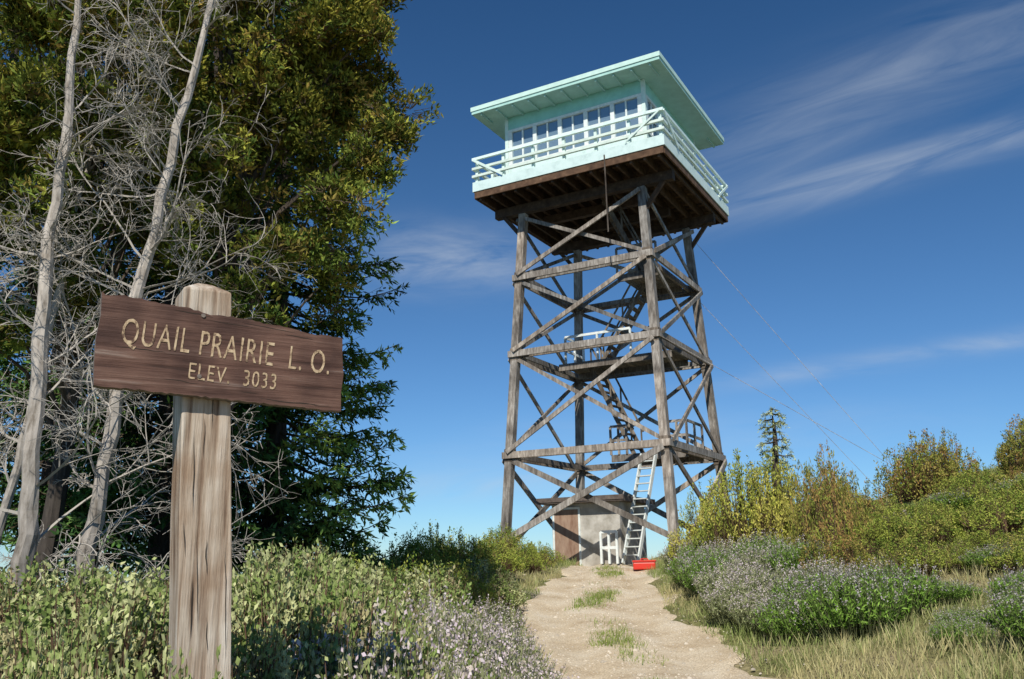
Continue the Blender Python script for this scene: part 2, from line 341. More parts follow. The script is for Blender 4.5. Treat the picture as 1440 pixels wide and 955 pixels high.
g=Geo();box(g,(-3.59,-3.59,14.64),(3.59,3.59,14.69),(1,1,1));g.obj('catwalk_floor',[M_UND],tw)
g=Geo();W=2.74;zf=14.7;zs=15.72;zh=17.12;zr=17.68
for f in range(4):
    ang=f*math.pi/2; ca,sa_=math.cos(ang),math.sin(ang)
    def bx(lo,hi,col,mi):
        V=[(x,y,z) for x in(lo[0],hi[0]) for y in(lo[1],hi[1]) for z in(lo[2],hi[2])]
        g.add([(x*ca-y*sa_,x*sa_+y*ca,z) for x,y,z in V],BOXF,col,mi)
    bx((-W+.1,-W,zf),(W-.1,-W+.1,zs-.045),(.95,1,1),0)
    for k in range(5): z=zf+.02+k*.18; bx((-W+.1,-W-.014,z),(W-.1,-W-.002,z+.165),wv(.97,1.05),0)
    bx((-W+.1,-W,zh+.055),(W-.1,-W+.1,zr),(.8,.98,.95),1)
    bx((-W-.03,-W-.03,zf),(-W+.098,-W+.098,zr),(1,1,1),0)
    bx((-W+.1,-W-.05,zs-.04),(W-.1,-W+.08,zs+.04),(1,1,1),2)
    bx((-W+.1,-W-.03,zh-.05),(W-.1,-W+.08,zh+.05),(1,1,1),2)
    bx((-W+.1,-W+.05,zs+.045),(W-.1,-W+.06,zh-.055),(1,1,1),3)
    nwin=5
    for k in range(nwin+1):
        x=-W+.18+(2*W-.36)*k/nwin; ww=.15
        bx((x-ww/2,-W-.02,zs+.043),(x+ww/2,-W+.045,zh-.053),(1,1,1),2)
        if k<nwin:
            st=(2*W-.36)/nwin
            bx((x+st*.5-.03,-W+.0,zs+.043),(x+st*.5+.03,-W+.04,zh-.053),(1,1,1),2)
            zz=zs+.04+(zh-zs)*.5;bx((x+ww/2+.002,-W+.005,zz-.025),(x+st-ww/2-.002,-W+.042,zz+.025),(1,1,1),2)
g.obj('cab_walls_and_windows',[M_MINT,M_ROOF,M_WHITE,mg],tw)
g=Geo();Rf=3.67
box(g,(-Rf,-Rf,17.685),(Rf,Rf,17.93),(1,1,1),0)
box(g,(-Rf-.03,-Rf-.03,17.80),(Rf+.03,Rf+.03,17.965),(1.35,1.15,1.15),0)
V=[(-Rf,-Rf,17.967),(Rf,-Rf,17.967),(Rf,Rf,17.967),(-Rf,Rf,17.967),(-.3,-.3,18.3),(.3,-.3,18.3),(.3,.3,18.3),(-.3,.3,18.3)]
g.add(V,[(0,1,5,4),(1,2,6,5),(2,3,7,6),(3,0,4,7),(4,5,6,7)],(1,1,1),0)
for x in np.arange(-3.3,3.31,.66):
    for s_ in(-1,1): box(g,(x-.03,min(s_*W+s_*.04,s_*Rf*.98),17.60),(x+.03,max(s_*W+s_*.04,s_*Rf*.98),17.683),(.9,.9,.9),0)
g.obj('roof',[M_ROOF],tw)
g=Geo()
def stair(p,q,wd,col,mi,n=None,rail=True):
    p=np.array(p,float);q=np.array(q,float);d=q-p;hz=nrm(np.array([d[0],d[1],0]));s_=np.array([-hz[1],hz[0],0])
    for k in(-1,1):
        beam(g,p+s_*k*wd/2,q+s_*k*wd/2,.05,.15,col,mi)
        if rail:
            beam(g,p+s_*k*wd/2+[0,0,.9],q+s_*k*wd/2+[0,0,.9],.05,.06,col,mi)
            for t in(.05,.5,.95): c=p+d*t+s_*k*wd/2; beam(g,c,c+[0,0,.9],.05,.05,col,mi)
    n=n or int(d[2]/.26)
    for k in range(1,n):
        c=p+d*k/n; beam(g,c-s_*wd/2,c+s_*wd/2,.2,.035,col,mi)
def landing(a0,a1,b0,b1,z,mi=0):
    for x in np.arange(a0,a1-.05,.15): box(g,(x,b0,z),(x+.135,b1,z+.05),wv(.5,.9),0)
    for b_ in(b0,b1-.08): box(g,(a0,b_,z-.2),(a1,b_+.08,z-.003),wv(.5,.8),0)
def lrail(p,q,z,mi=1):
    p=np.array([*p,z]);q=np.array([*q,z]);
    for h in(.5,1.0): beam(g,p+[0,0,h],q+[0,0,h],.05,.09,(1,1,1),mi)
    for t in(0,.5,1): c=p+(q-p)*t; beam(g,c,c+[0,0,1.0],.07,.07,(1,1,1),mi)
stair((1.0,-1.75,1.45),(1.2,-.1,5.1),.55,(.85,.85,.85),1,rail=False)
lrail((.2,-2.2),(.75,-2.2),1.45,1)
landing(-.2,2.6,-.1,1.6,5.1);lrail((.4,-.1),(-.2,-.1),5.15,0);lrail((1.9,-.1),(2.6,-.1),5.15,0);lrail((2.6,-.1),(2.6,1.6),5.15,0)
stair((.55,.7,5.15),(-1.15,.9,8.65),.75,(.7,.66,.6),0)
landing(-2.2,2.2,.0,1.8,8.63);lrail((-1.9,.0),(.7,.0),8.68,1);lrail((-1.9,.0),(-1.9,1.6),8.68,1)
stair((-.7,.9,8.68),(1.1,1.0,11.45),.75,(.8,.76,.7),0)
landing(.6,2.2,-.7,1.7,11.45);lrail((.6,-.7),(2.1,-.7),11.5,0)
stair((1.5,-.4,11.5),(.2,-.9,14.5),.7,(.7,.66,.6),0)
g.obj('stairs',[M_TIM,M_WHITE],tw)
g=Geo()
pa=(1.55,-3.68)
tube(g,[(pa[0],pa[1],14.75),(pa[0]+.01,pa[1],13.3),(pa[0]+.02,pa[1],12.0)],[.025,.025,.025],6,(.3,.27,.25))
for (sx,sy,zt_,ex,ey) in((1,1,11.0,7.5,9.5),(1,1,13.6,8.6,9.0),(1,-1,8.6,9.5,5.5)):
    lx=lh(zt_)+.1;p=np.array([sx*lx,sy*lx,zt_]);wx=TC[0]+ex*math.cos(YAW)-ey*math.sin(YAW);wy=TC[1]+ex*math.sin(YAW)+ey*math.cos(YAW)
    q=np.array([ex,ey,float(G(wx,wy))]);prisms(g,[p],[q],.008,.008,5,(1.6,1.6,1.6))
g.obj('cables',[M_TIM],tw)

sh=empty('utility_shed',(TC[0],TC[1],0),YAW)
M_WALL=noise_mat('shed_plaster',[(.3,(.36,.34,.30)),(.5,(.48,.46,.42)),(.7,(.56,.54,.5))],(1.5,1.5,1.5),2,attr=True,rough=.9,bump=.3,stain=(1.5,(.7,.68,.65),(1,1,1)))
M_RUST=noise_mat('shed_brown_panel',[(.3,(.22,.13,.09)),(.7,(.38,.27,.2))],(3,3,1),2,rough=.85)
M_TAR=noise_mat('tar_roof',[(.3,(.07,.055,.05)),(.7,(.17,.14,.12))],(3,3,3),2,rough=.9)
g=Geo();box(g,(-1.95,-1.4,.9),(.55,.9,3.45),(1,1,1));g.obj('walls',[M_WALL],sh)
g=Geo();box(g,(-1.85,-1.43,1.2),(-.95,-1.404,3.25),(1,1,1));g.obj('door',[M_RUST],sh)
g=Geo();box(g,(-.948,-1.44,1.2),(-.88,-1.402,3.33),(1,1,1));box(g,(-1.92,-1.44,1.2),(-1.852,-1.402,3.33),(1,1,1));box(g,(-1.85,-1.44,3.26),(-.95,-1.402,3.33),(1,1,1))
g.obj('door_trim',[M_WHITE],sh)
g=Geo();box(g,(-2.3,-1.8,3.453),(.85,1.2,3.62),(1,1,1));box(g,(-2.33,-1.83,3.5),(.88,-1.803,3.65),(1.4,1.3,1.2));g.obj('roof',[M_TAR],sh)
rc=empty('red_storage_box',(3.72,26.6,float(G(3.72,26.6))+.02),-.2)
mr_,nt,b=newmat('red_plastic');b.inputs['Base Color'].default_value=(.62,.035,.02,1);b.inputs['Roughness'].default_value=.45
g=Geo();box(g,(-.32,-.18,0),(.32,.18,.2),(1,1,1));o=g.obj('body',[mr_],rc);bv=o.modifiers.new('b','BEVEL');bv.width=.03;bv.segments=2
g=Geo();box(g,(-.34,-.2,.202),(.34,.2,.26),(1,1,1));o=g.obj('lid',[mr_],rc);bv=o.modifiers.new('b','BEVEL');bv.width=.02
g=Geo();beam(g,(-.1,0,.30),(.1,0,.30),.03,.025);beam(g,(-.1,0,.262),(-.1,0,.30),.03,.03);beam(g,(.1,0,.262),(.1,0,.30),.03,.03);g.obj('handle',[mr_],rc)

# ------------------------------------------------------------------ vegetation generators
def rdir(n,up=0.0): return nrm(R.normal(size=(n,3))+np.array([0,0,up]))
def leafclump(g,c,r,ntips,nl,L,W,cols,squash=.8,up=.5,cv=.25):
    d=rdir(ntips,.25);rad=r*R.uniform(.35,1.05,(ntips,1))**.6
    tip=c+d*rad*np.array([1,1,squash])
    base=c+d*rad*.25*np.array([1,1,squash])
    prisms(g,base,tip,.006,.003,3,(.16,.12,.08),2)
    P=np.repeat(tip,nl,0)+R.normal(0,L*.45,(ntips*nl,3))
    D=nrm(np.repeat(d,nl,0)*.6+R.normal(size=(ntips*nl,3))*.8+np.array([0,0,up]))
    ci=np.array(cols)[R.integers(0,len(cols),ntips)]; col=np.repeat(ci,nl,0)*R.uniform(1-cv,1+cv,(ntips*nl,1))
    leaves(g,P,D,L*R.uniform(.7,1.2,len(P)),W*R.uniform(.7,1.2,len(P)),col,0,fold=.15)

def conifer(name,x,y,h,z0,rmax,lean=0,nb=150,cols=((.018,.045,.012),(.03,.07,.018),(.05,.10,.025)),nw=(.032,.055),nlen=(.09,.18),step=.08,low=1.0):
    zg=float(G(x,y));g=Geo();n=14;t=np.linspace(0,1,n)
    pts=np.stack([x+lean*t+.05*np.sin(t*9),y+.05*np.cos(t*7),zg-.2+(h-zg)*t],1)
    r=.20*(1-t)**.8+.015; tube(g,pts,r,9,(.07,.055,.045),1,.05)
    for k in range(nb):
        f=((k+R.random())/nb)**low; z=z0+(h-z0)*f
        tt_=(z-zg)/(h-zg); bl=rmax*min(1,.8+f*1.8)*(1-f)**.55*R.uniform(.55,1.12)+.15
        a=k*2.4+R.normal(0,.3); hd=np.array([math.cos(a),math.sin(a),0]);sd=np.array([-hd[1],hd[0],0])
        m=9; s=np.linspace(0,1,m); droop=R.uniform(.10,.42)*(1-f*.5)
        p0=np.array([x+lean*tt_,y,z]); 
        P=p0+hd*(bl*s)[:,None]+np.array([0,0,1])*(-droop*bl*np.sin(s*2.2)+.10*bl*s**2)[:,None]+sd*(R.normal(0,.06)*bl*s**2)[:,None]
        prisms(g,P[:-1],P[1:],.022*(1-s[:-1])+.006,.022*(1-s[1:])+.005,4,(.09,.07,.05),0)
        nbr=max(8,int(bl/step)); u=R.uniform(.08,1,nbr)**.75; sgn=np.sign(R.normal(size=nbr))
        Q=np.stack([np.interp(u,s,P[:,i]) for i in range(3)],1)
        ll=(.16+.28*bl*(1-u)**.6*np.minimum(1,u*3))*R.uniform(.6,1.2,nbr)
        bd=nrm(hd*R.uniform(.5,1.0,(nbr,1))+sd*(sgn*R.uniform(.5,1.1,nbr))[:,None]+np.array([0,0,1])*R.normal(-.2,.28,(nbr,1)))
        prisms(g,Q,Q+bd*ll[:,None],.006,.002,3,(.09,.07,.045),0)
        nn=10; w=np.linspace(.05,1,nn); NP=(Q[:,None]+bd[:,None]*(ll[:,None]*w)[:,:,None]+np.array([0,0,-.06])*(w**2)[None,:,None]).reshape(-1,3)
        ND=nrm(np.repeat(bd,nn,0)*.75+R.normal(size=(nbr*nn,3))*.5+np.array([0,0,-.1]))
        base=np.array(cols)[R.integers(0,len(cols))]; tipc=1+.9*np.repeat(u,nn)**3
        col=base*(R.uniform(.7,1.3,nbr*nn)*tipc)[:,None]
        NN=nrm(np.array([0,-.3,.8])+R.normal(0,.7,(nbr*nn,3)))
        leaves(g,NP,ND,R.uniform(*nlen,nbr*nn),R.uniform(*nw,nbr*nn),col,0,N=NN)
    return g.obj(name,[M_NEEDLE,M_BARK])
FC=((.06,.11,.028),(.11,.18,.04),(.16,.23,.05),(.04,.075,.02))
DC=((.02,.045,.014),(.035,.075,.02),(.055,.10,.028))
conifer('fir_tree',-4.2,15.5,17,1.8,2.6,nb=310,cols=FC,low=1.35)
conifer('fir_tree',-5.5,14.0,15,2.3,2.3,nb=200,cols=DC,low=1.3)
conifer('fir_tree',-8.0,15.4,16,2.6,2.7,nb=170,cols=DC,low=1.25,step=.1)
conifer('fir_tree',-10.6,17.0,17,2.4,3.0,nb=140,cols=DC,low=1.25,step=.1)
conifer('fir_tree',-6.7,17.8,17,2.4,2.6,nb=130,cols=DC,low=1.2,step=.1)
conifer('fir_sapling',-5.9,12.8,3.2,1.1,.6,nb=40,cols=((.06,.12,.03),(.09,.16,.045)))
conifer('fir_sapling',7.0,23.9,5.5,2.2,.42,nb=42,cols=((.24,.28,.13),(.30,.33,.17)),nw=(.02,.03),nlen=(.07,.12))

def broadleaf(name,x,y,clumps,cols,trunk_r=.12,L=.10,W=.038,tips=85,nl=12):
    zg=float(G(x,y));g=Geo();top=max(c[2] for c in clumps)
    n=12;t=np.linspace(0,1,n);tp=np.stack([x+.25*np.sin(t*4),y+.2*np.sin(t*3+1),zg-.2+(top-zg)*t],1)
    tube(g,tp,trunk_r*(1-t)+.03,9,(.075,.062,.052),1,.06)
    for (cx,cy,cz,r) in clumps:
        k=int(np.clip((cz-zg)*.72/(top-zg)*n,1,n-2)); p=tp[k];c=np.array([cx,cy,cz])
        s=np.linspace(0,1,6)[:,None];mid=p+(c-p)*s+np.array([0,0,1])*(.35*np.sin(s*math.pi))+R.normal(0,.05,(6,3))*(s*(1-s)*4)
        tube(g,mid,np.linspace(.04,.01,6),5,(.11,.09,.075),2)
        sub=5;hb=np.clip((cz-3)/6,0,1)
        for q in range(sub):
            cc=c+R.normal(0,r*.45,3)
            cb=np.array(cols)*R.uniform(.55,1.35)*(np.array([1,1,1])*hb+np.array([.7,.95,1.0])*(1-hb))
            leafclump(g,cc,r*R.uniform(.4,.7),int(tips/sub*1.6),nl,L,W,cb,.75)
    return g.obj(name,[M_LEAF,M_BARK,M_TWIG])
CH=((.26,.25,.045),(.34,.31,.055),(.16,.18,.035),(.27,.19,.05),(.08,.11,.025),(.22,.25,.05))
cl=[]
def frange(n,xr,yr,zr,rr):
    for _ in range(n): cl.append((R.uniform(*xr),R.uniform(*yr),R.uniform(*zr),R.uniform(*rr)))
frange(20,(-2.9,-2.0),(10.5,12),(6.8,11.2),(.45,.75))
frange(22,(-4.4,-2.6),(10.3,12),(5.2,11.2),(.5,.8))
cl+=[(-1.7,10.8,7.2,.42),(-1.75,10.8,6.9,.4),(-2.2,10.7,6.2,.5),(-2.9,10.6,5.4,.5),(-3.3,10.5,4.8,.45),(-1.9,10.8,8.6,.45)]
broadleaf('chinquapin_tree',-4.2,11.6,cl,CH)
cl=[]
frange(32,(-7.8,-4.2),(10.5,12.5),(6.4,11.4),(.5,.8))
frange(10,(-7.2,-5.0),(9.6,11),(4.2,7),(.35,.6))
frange(16,(-5.8,-3.6),(8.3,9.6),(5.2,8.6),(.35,.55))
broadleaf('chinquapin_tree',-6.4,12.0,cl,CH)

def bare_tree(name,tp,r0,nb=48,maxL=1.5):
    g=Geo();tp=np.array(tp,float);n=30;s=np.linspace(0,1,len(tp));u=np.linspace(0,1,n)
    T=np.stack([np.interp(u,s,tp[:,i]) for i in range(3)],1)
    T[1:-1]=(T[:-2]+T[1:-1]*2+T[2:])/4; T+=R.normal(0,.015,(n,3))
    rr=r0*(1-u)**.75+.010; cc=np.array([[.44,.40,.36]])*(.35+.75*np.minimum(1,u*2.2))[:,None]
    tube(g,T,rr,9,cc,0,.08)
    A=[];B=[];RA=[];RB=[]
    def limb(p,d,Ln,r,depth):
        m=8 if depth<2 else 4; q=p.copy();dd=d.copy();pts=[p]
        curl=R.normal(0,.12,3)
        for k in range(m):
            dd=nrm(dd+R.normal(0,.12,3)+curl*.6+np.array([0,0,.07 if depth==0 else -.03])); q2=q+dd*Ln/m
            A.append(q);B.append(q2);RA.append(r*(1-k/m*.75));RB.append(r*(1-(k+1)/m*.75)); q=q2;pts.append(q)
        if depth<3:
            nc=(8,5,3)[depth]
            for c in range(nc):
                f=R.uniform(.15,1)*m;k=int(min(f,m-1));pp=pts[k]+(pts[k+1]-pts[k])*(f-k)
                nd_=nrm(nrm(pts[k+1]-pts[k])*.8+R.normal(0,.55,3)); limb(pp,nd_,Ln*R.uniform(.3,.6),r*.5,depth+1)
    for k in range(nb):
        f=R.uniform(.10,1);p=np.array([np.interp(f,u,T[:,i]) for i in range(3)])
        a=R.uniform(0,2*math.pi);d=nrm(np.array([math.cos(a),math.sin(a)*.7,R.uniform(-.1,.9)]))
        limb(p,d,R.uniform(.5,maxL)*(1.15-.5*f),.016*(1.2-.6*f),0)
    prisms(g,np.array(A),np.array(B),np.maximum(np.array(RA),.0024),np.maximum(np.array(RB),.002),3,(.38,.35,.31),1)
    return g.obj(name,[M_PALEBARK,M_TWIG])
bare_tree('dead_tree',[(-4.35,8,.5),(-4.30,8,1.4),(-4.33,8,2.5),(-4.42,8,4.2),(-4.36,8,5.8),(-4.39,8,7.3),(-4.3,8,9.0)],.085,30,1.8)
bare_tree('dead_tree',[(-4.12,8.5,.5),(-4.02,8.5,1.3),(-3.93,8.5,2.4),(-3.80,8.5,4.0),(-3.5,8.5,5.8),(-3.19,8.5,7.6),(-2.95,8.5,9.3)],.085,36,1.9)
bare_tree('dead_tree',[(-5.9,10,.5),(-5.7,10,2.0),(-5.4,10,4.0),(-5.2,10,6.0),(-5.0,10,8.0)],.05,14)

def shrub_mesh(name,rx,h,ntips,nl,L,W,cols,stem=(.16,.10,.07),up=.9,shell=.5,cv=.25):
    g=Geo();a=R.uniform(0,2*math.pi,ntips);q=R.random(ntips)**.5
    rad=rx*q;ph=R.uniform(0,6,2);lump=1+.22*np.sin(a*3+ph[0])+.15*np.sin(a*5+ph[1])
    zt_=h*np.sqrt(np.clip(1-q**2*.85,0,1))*(1+.16*np.sin(a*4+q*5+ph[0]))
    z=zt_*R.uniform(shell,1,ntips)
    tip=np.stack([rad*lump*np.cos(a),rad*lump*np.sin(a),z],1);base=tip*np.array([.25,.25,.0])+np.array([0,0,-.05])
    mid=tip*np.array([.8,.8,.55])
    prisms(g,base,mid,.008,.005,3,stem,1);prisms(g,mid,tip,.005,.002,3,stem,1)
    P=np.repeat(tip,nl,0)-np.array([0,0,1])*R.uniform(0,L*3,(ntips*nl,1))+R.normal(0,L*.4,(ntips*nl,3))
    D=nrm(R.normal(size=(ntips*nl,3))*.7+np.array([0,0,up]))
    cl_=np.array(cols);idx=np.clip(((np.sin(a*2+q*4+ph[1])*.5+.5)*.6+R.random(ntips)*.4)*len(cl_),0,len(cl_)-1).astype(int)
    ci=cl_[idx]
    col=np.repeat(ci,nl,0)*R.uniform(1-cv,1+cv,(ntips*nl,1))
    leaves(g,P,D,L*R.uniform(.7,1.25,len(P)),W*R.uniform(.8,1.2,len(P)),col,0,fold=.12,N=nrm(R.normal(size=(len(P),3))+np.array([0,-.3,.4])))
    return g.mesh(name,[M_LEAF,M_TWIG])
MZ=((.38,.42,.18),(.48,.50,.25),(.28,.34,.12),(.20,.27,.08),(.42,.38,.20))
manz=[shrub_mesh('manzanita_mesh',.55,.75,470,13,.036,.021,MZ) for _ in range(4)]
GR=((.26,.32,.06),(.36,.40,.08),(.17,.24,.045),(.40,.38,.10))
green=[shrub_mesh('green_mesh',.9,1.3,460,14,.06,.026,GR) for _ in range(3)]
YG=((.46,.46,.09),(.52,.48,.12),(.35,.38,.07),(.24,.28,.06))
yel=[shrub_mesh('yellow_mesh',1.1,1.9,620,14,.075,.032,YG,shell=.2) for _ in range(2)]
OL=((.28,.28,.06),(.34,.29,.08),(.18,.21,.045),(.34,.22,.08),(.32,.36,.07))
oli=[shrub_mesh('olive_mesh',1.0,1.6,560,14,.07,.03,OL,shell=.2) for _ in range(2)]
def lav_mesh(rx,h,ns,gc,pc_,frac):
    g=Geo();a=R.uniform(0,2*math.pi,ns);q=R.random(ns)**.5
    bx=np.stack([rx*.75*q*np.cos(a),rx*.75*q*np.sin(a),np.zeros(ns)],1)
    hh=h*np.sqrt(1-.6*q**2)*R.uniform(.7,1.15,ns);out=.35*q*h
    tip=bx+np.stack([out*np.cos(a)+R.normal(0,.04,ns),out*np.sin(a)+R.normal(0,.04,ns),hh],1)
    prisms(g,bx,tip,.004,.002,3,(.2,.22,.11),0)
    nl=13;w=R.uniform(.25,.88,(ns,nl));P=(bx[:,None]+(tip-bx)[:,None]*w[:,:,None]).reshape(-1,3)
    D=nrm(R.normal(size=(ns*nl,3))*.7+np.array([0,0,.8]));col=np.array(gc)[R.integers(0,len(gc),ns*nl)]*R.uniform(.7,1.3,(ns*nl,1))
    leaves(g,P,D,R.uniform(.04,.085,ns*nl),R.uniform(.012,.02,ns*nl),col)
    nf=8;fl=R.random(ns)<frac;T=tip[fl];Bx=bx[fl];m=len(T);w=R.uniform(.84,1.06,(m,nf));P=(Bx[:,None]+(T-Bx)[:,None]*w[:,:,None]).reshape(-1,3)+R.normal(0,.007,(m*nf,3))
    D=nrm(R.normal(size=(m*nf,3))+np.array([0,0,.5]));col=np.array(pc_)[R.integers(0,len(pc_),m*nf)]*R.uniform(.75,1.25,(m*nf,1))
    leaves(g,P,D,R.uniform(.016,.03,m*nf),R.uniform(.012,.02,m*nf),col)
    return g.mesh('lavender_mesh',[M_LEAF])
GC=((.18,.32,.05),(.25,.40,.08),(.13,.24,.04));PCo=((.46,.40,.46),(.50,.46,.48),(.42,.38,.36),(.48,.46,.36))
GC2=((.30,.33,.17),(.38,.40,.23),(.23,.27,.12));PC2=((.58,.48,.54),(.62,.55,.57),(.55,.49,.41),(.48,.41,.38))
lavg=[lav_mesh(.6,.66,640,GC,PCo,.38) for _ in range(2)];lavp=[lav_mesh(.55,.6,480,GC2,PC2,.6) for _ in range(2)]
def plant(name,meshes,pts,parent=None,dz=-.03):
    for p in pts:
        x,y,s=p[:3];sz=p[3] if len(p)>3 else s
        o=bpy.data.objects.new(name,random.choice(meshes));o.location=(x,y,float(G(x,y))+dz);o.rotation_euler=(random.uniform(-.08,.08),random.uniform(-.08,.08),random.uniform(0,6.28));o.scale=(s,s,sz)
        link(o,parent)
def scatter(n,xr,yr,sr,mind=.35):
    out=[];t=0
    while len(out)<n and t<6000:
        t+=1;x=random.uniform(*xr);y=random.uniform(*yr)
        if x>pc(y)-hw(y)-.35 and x<pc(y)+hw(y)+.35: continue
        if any((x-a)**2+(y-b_)**2<mind**2 for a,b_,*_ in out): continue
        out.append((x,y,random.uniform(*sr)))
    return out
th=empty('manzanita_thicket')
pts=scatter(26,(-3.4,-.75),(3.9,6.2),(.85,1.15),.45)
pts=[(x,y,s,s*(.8+.5*max(0,min(1,(x+2.2)/.8)))) for x,y,s in pts if (x+1.3)**2+(y-3.7)**2>.2]
pts+=[(-1.45,3.05,.6,1.05),(-1.14,3.05,.55,1.28),(-.9,3.12,.5,1.40),(-1.85,3.15,.7,.85),(-2.3,3.3,.8,.78),(-.62,3.6,.65,1.35),(-1.65,3.35,.5,.95)]
pts+=[(x,y,s,s*(.95+.2*(x>-2.6))) for x,y,s in scatter(40,(-7,-.9),(6.2,11),(.95,1.35),.6)]
plant('shrub',manz,pts,th)
lv=empty('purple_flower_bed')
pts=[(x,y,s,s*1.4) for x,y,s in scatter(18,(-.85,.1),(3.9,9.5),(.85,1.15),.38)]
pts+=[(.05,7.8,.9,1.1),(-.1,9,1.,1.1),(-.15,10.2,1.,1.1),(-.3,11.5,1,1.1),(-.4,13,1.1),(-.5,15,1.1),(.0,8.5,.8),(.02,10.9,.7)]
plant('clump',lavp,pts,lv)
plant('green_shrub',green,[(-1.6,14,.9),(-2.6,13,1.0),(-1.2,17,.9,.85),(-2.2,19,1.0,1.0),(-1.2,21,1.1,1.0),(-2.0,22,1.1,1.05),(-.6,23.5,.9,.8),(.2,25.5,.8,.55),(-3.2,16,1,.9),(-.4,27.5,1,.8),(.7,27.5,.7,.5),(-3.6,20,1.1,1),(-4.6,14,1,.9),(-7,13,1,.9),(-8.5,14,1.1,1)])
plant('manzanita_shrub',manz,[(-.6,18.5,1.4,1.2),(-.9,20,1.4,1.2),(-1.6,16,1.6,1.4),(-3.6,12,1.6,1.3),(-2.4,11.5,1.5,1.3),(-1.5,9.5,1.4,1.2),(-1.3,11,1.4,1.3)])
plant('lavender_shrub',lavg,[(5.0,13.9,1.35,1.35),(5.7,14.2,1.2,1.2),(4.4,14.4,1.1,1.0),(6.6,11.6,1.0),(5.9,10.4,.9),(5.5,11.6,.6,.5)])
rb=empty('lavender_bed')
pts=[(4.0,16.5,1.2),(4.2,18,1.3),(4.6,17,1.3),(4.3,19.5,1.3),(5,19,1.3),(4.3,21,1.3),(5.0,21.5,1.3),(4.9,23,1.3),(5.6,20.5,1.3),(4.6,24.5,1.2),(5.4,16,1.2),(5.7,18,1.2),(4.1,15.4,1.0),(4.9,15.2,1.1),(9,20.5,1.2,.8),(10.6,21.5,1.2,.8),(11.8,21,1.2,.8),(12.8,21.4,1.2,.9),(6.6,14.2,.8,.5),(7.4,13.2,.8,.5),(7.0,12.4,.8,.5),(8.0,15.2,.9,.55),(6.1,12.6,.7,.45),(7.6,11.9,.8,.6)]
plant('clump',lavp+lavg,pts,rb)
plant('yellow_green_shrub',yel,[(5.7,22.4,1.05,1.4),(6.6,23.0,.9,1.3),(5.1,24,.8,1.05)])
plant('olive_shrub',oli,[(6.5,19.2,.75,1.4),(7.1,20,.75,1.45),(7.5,21.5,.9,1.15),(11.7,26,1.2,1.2),(12.6,26.4,1.0,1.1),(8.6,22.6,1,.8),(14.4,24.6,1.0,1.0),(15.3,25.5,1.2,1.1),(6.0,17.4,.7,.65)])
hp=[(9.4,17.4,1.1,.7),(8.3,18.2,.9,.65),(9.8,15.8,1,.6),(8.2,14.5,.7,.45),(13,20,1.1,.7),(6.2,27,1,.8),(5.4,26.5,.8,.6),(12,18,1.2,.7),(10.5,14,.9,.5),(7.2,16.4,.8,.5),(8.4,16.2,.7,.4),(11,19.4,1,.6),(7.6,18.6,.8,.7),(10.2,18.6,.8,.5),(8.9,12.9,.7,.4)]
hp+=[(x,y,s,s*random.uniform(.45,.8)) for x,y,s in scatter(22,(6.6,14),(12.5,24),(.5,1.0),.9) if x/y<.62 and x>5.9+.06*(y-12)]
plant('hillside_shrub',green+green+oli[:1],hp)

def grass(name,n,xr,yr,keep,hr,cols,wd=.010):
    x=R.uniform(*xr,n);y=yr[0]+(yr[1]-yr[0])*R.random(n)**1.2
    k=keep(x,y);x=x[k];y=y[k];n=len(x);P=np.stack([x,y,G(x,y)-.01],1)
    tuft=.5+.5*np.sin(x*3.1+np.sin(y*2.3)*2)*np.sin(y*2.7+np.sin(x*1.9)*2)
    D=nrm(np.stack([R.normal(.05,.35,n),R.normal(0,.35,n),np.ones(n)],1))
    hgt=R.uniform(*hr,n)*(.4+1.0*tuft);ci=np.array(cols)
    pick=np.clip(((np.sin(x*.9+1)*np.sin(y*.7)+R.normal(0,.6,n))*.5+.5)*len(cols),0,len(cols)-1).astype(int)
    col=ci[pick]*R.uniform(.7,1.25,(n,1));g=Geo()
    leaves(g,P,D,hgt,wd*R.uniform(.6,1.4,n),col,0,N=nrm(R.normal(size=(n,3))*np.array([1,1,.1])))
    return g.obj(name,[M_GRASS])
def off(x,y): return (np.abs(x-pc(y))>hw(y)-.12+.2*np.sin(y*1.7)*np.sin(x*2))
GC3=((.48,.43,.22),(.44,.42,.22),(.36,.38,.16),(.28,.33,.12),(.22,.28,.09))
grass('meadow_grass',150000,(-3,17),(6,31),off,(.12,.32),GC3,.012)
grass('path_grass',70000,(.4,3.4),(8,28),lambda x,y:(np.abs(x-pc(y)+.12*np.sin(y*1.7))<.30+.1*np.sin(y*5)+R.normal(0,.08,len(x)))&(np.sin(y*1.25+.9)+.5*np.sin(y*3.3)+R.normal(0,.4,len(x))>.2),(.04,.17),((.24,.31,.08),(.34,.36,.13),(.19,.27,.06)),.011)

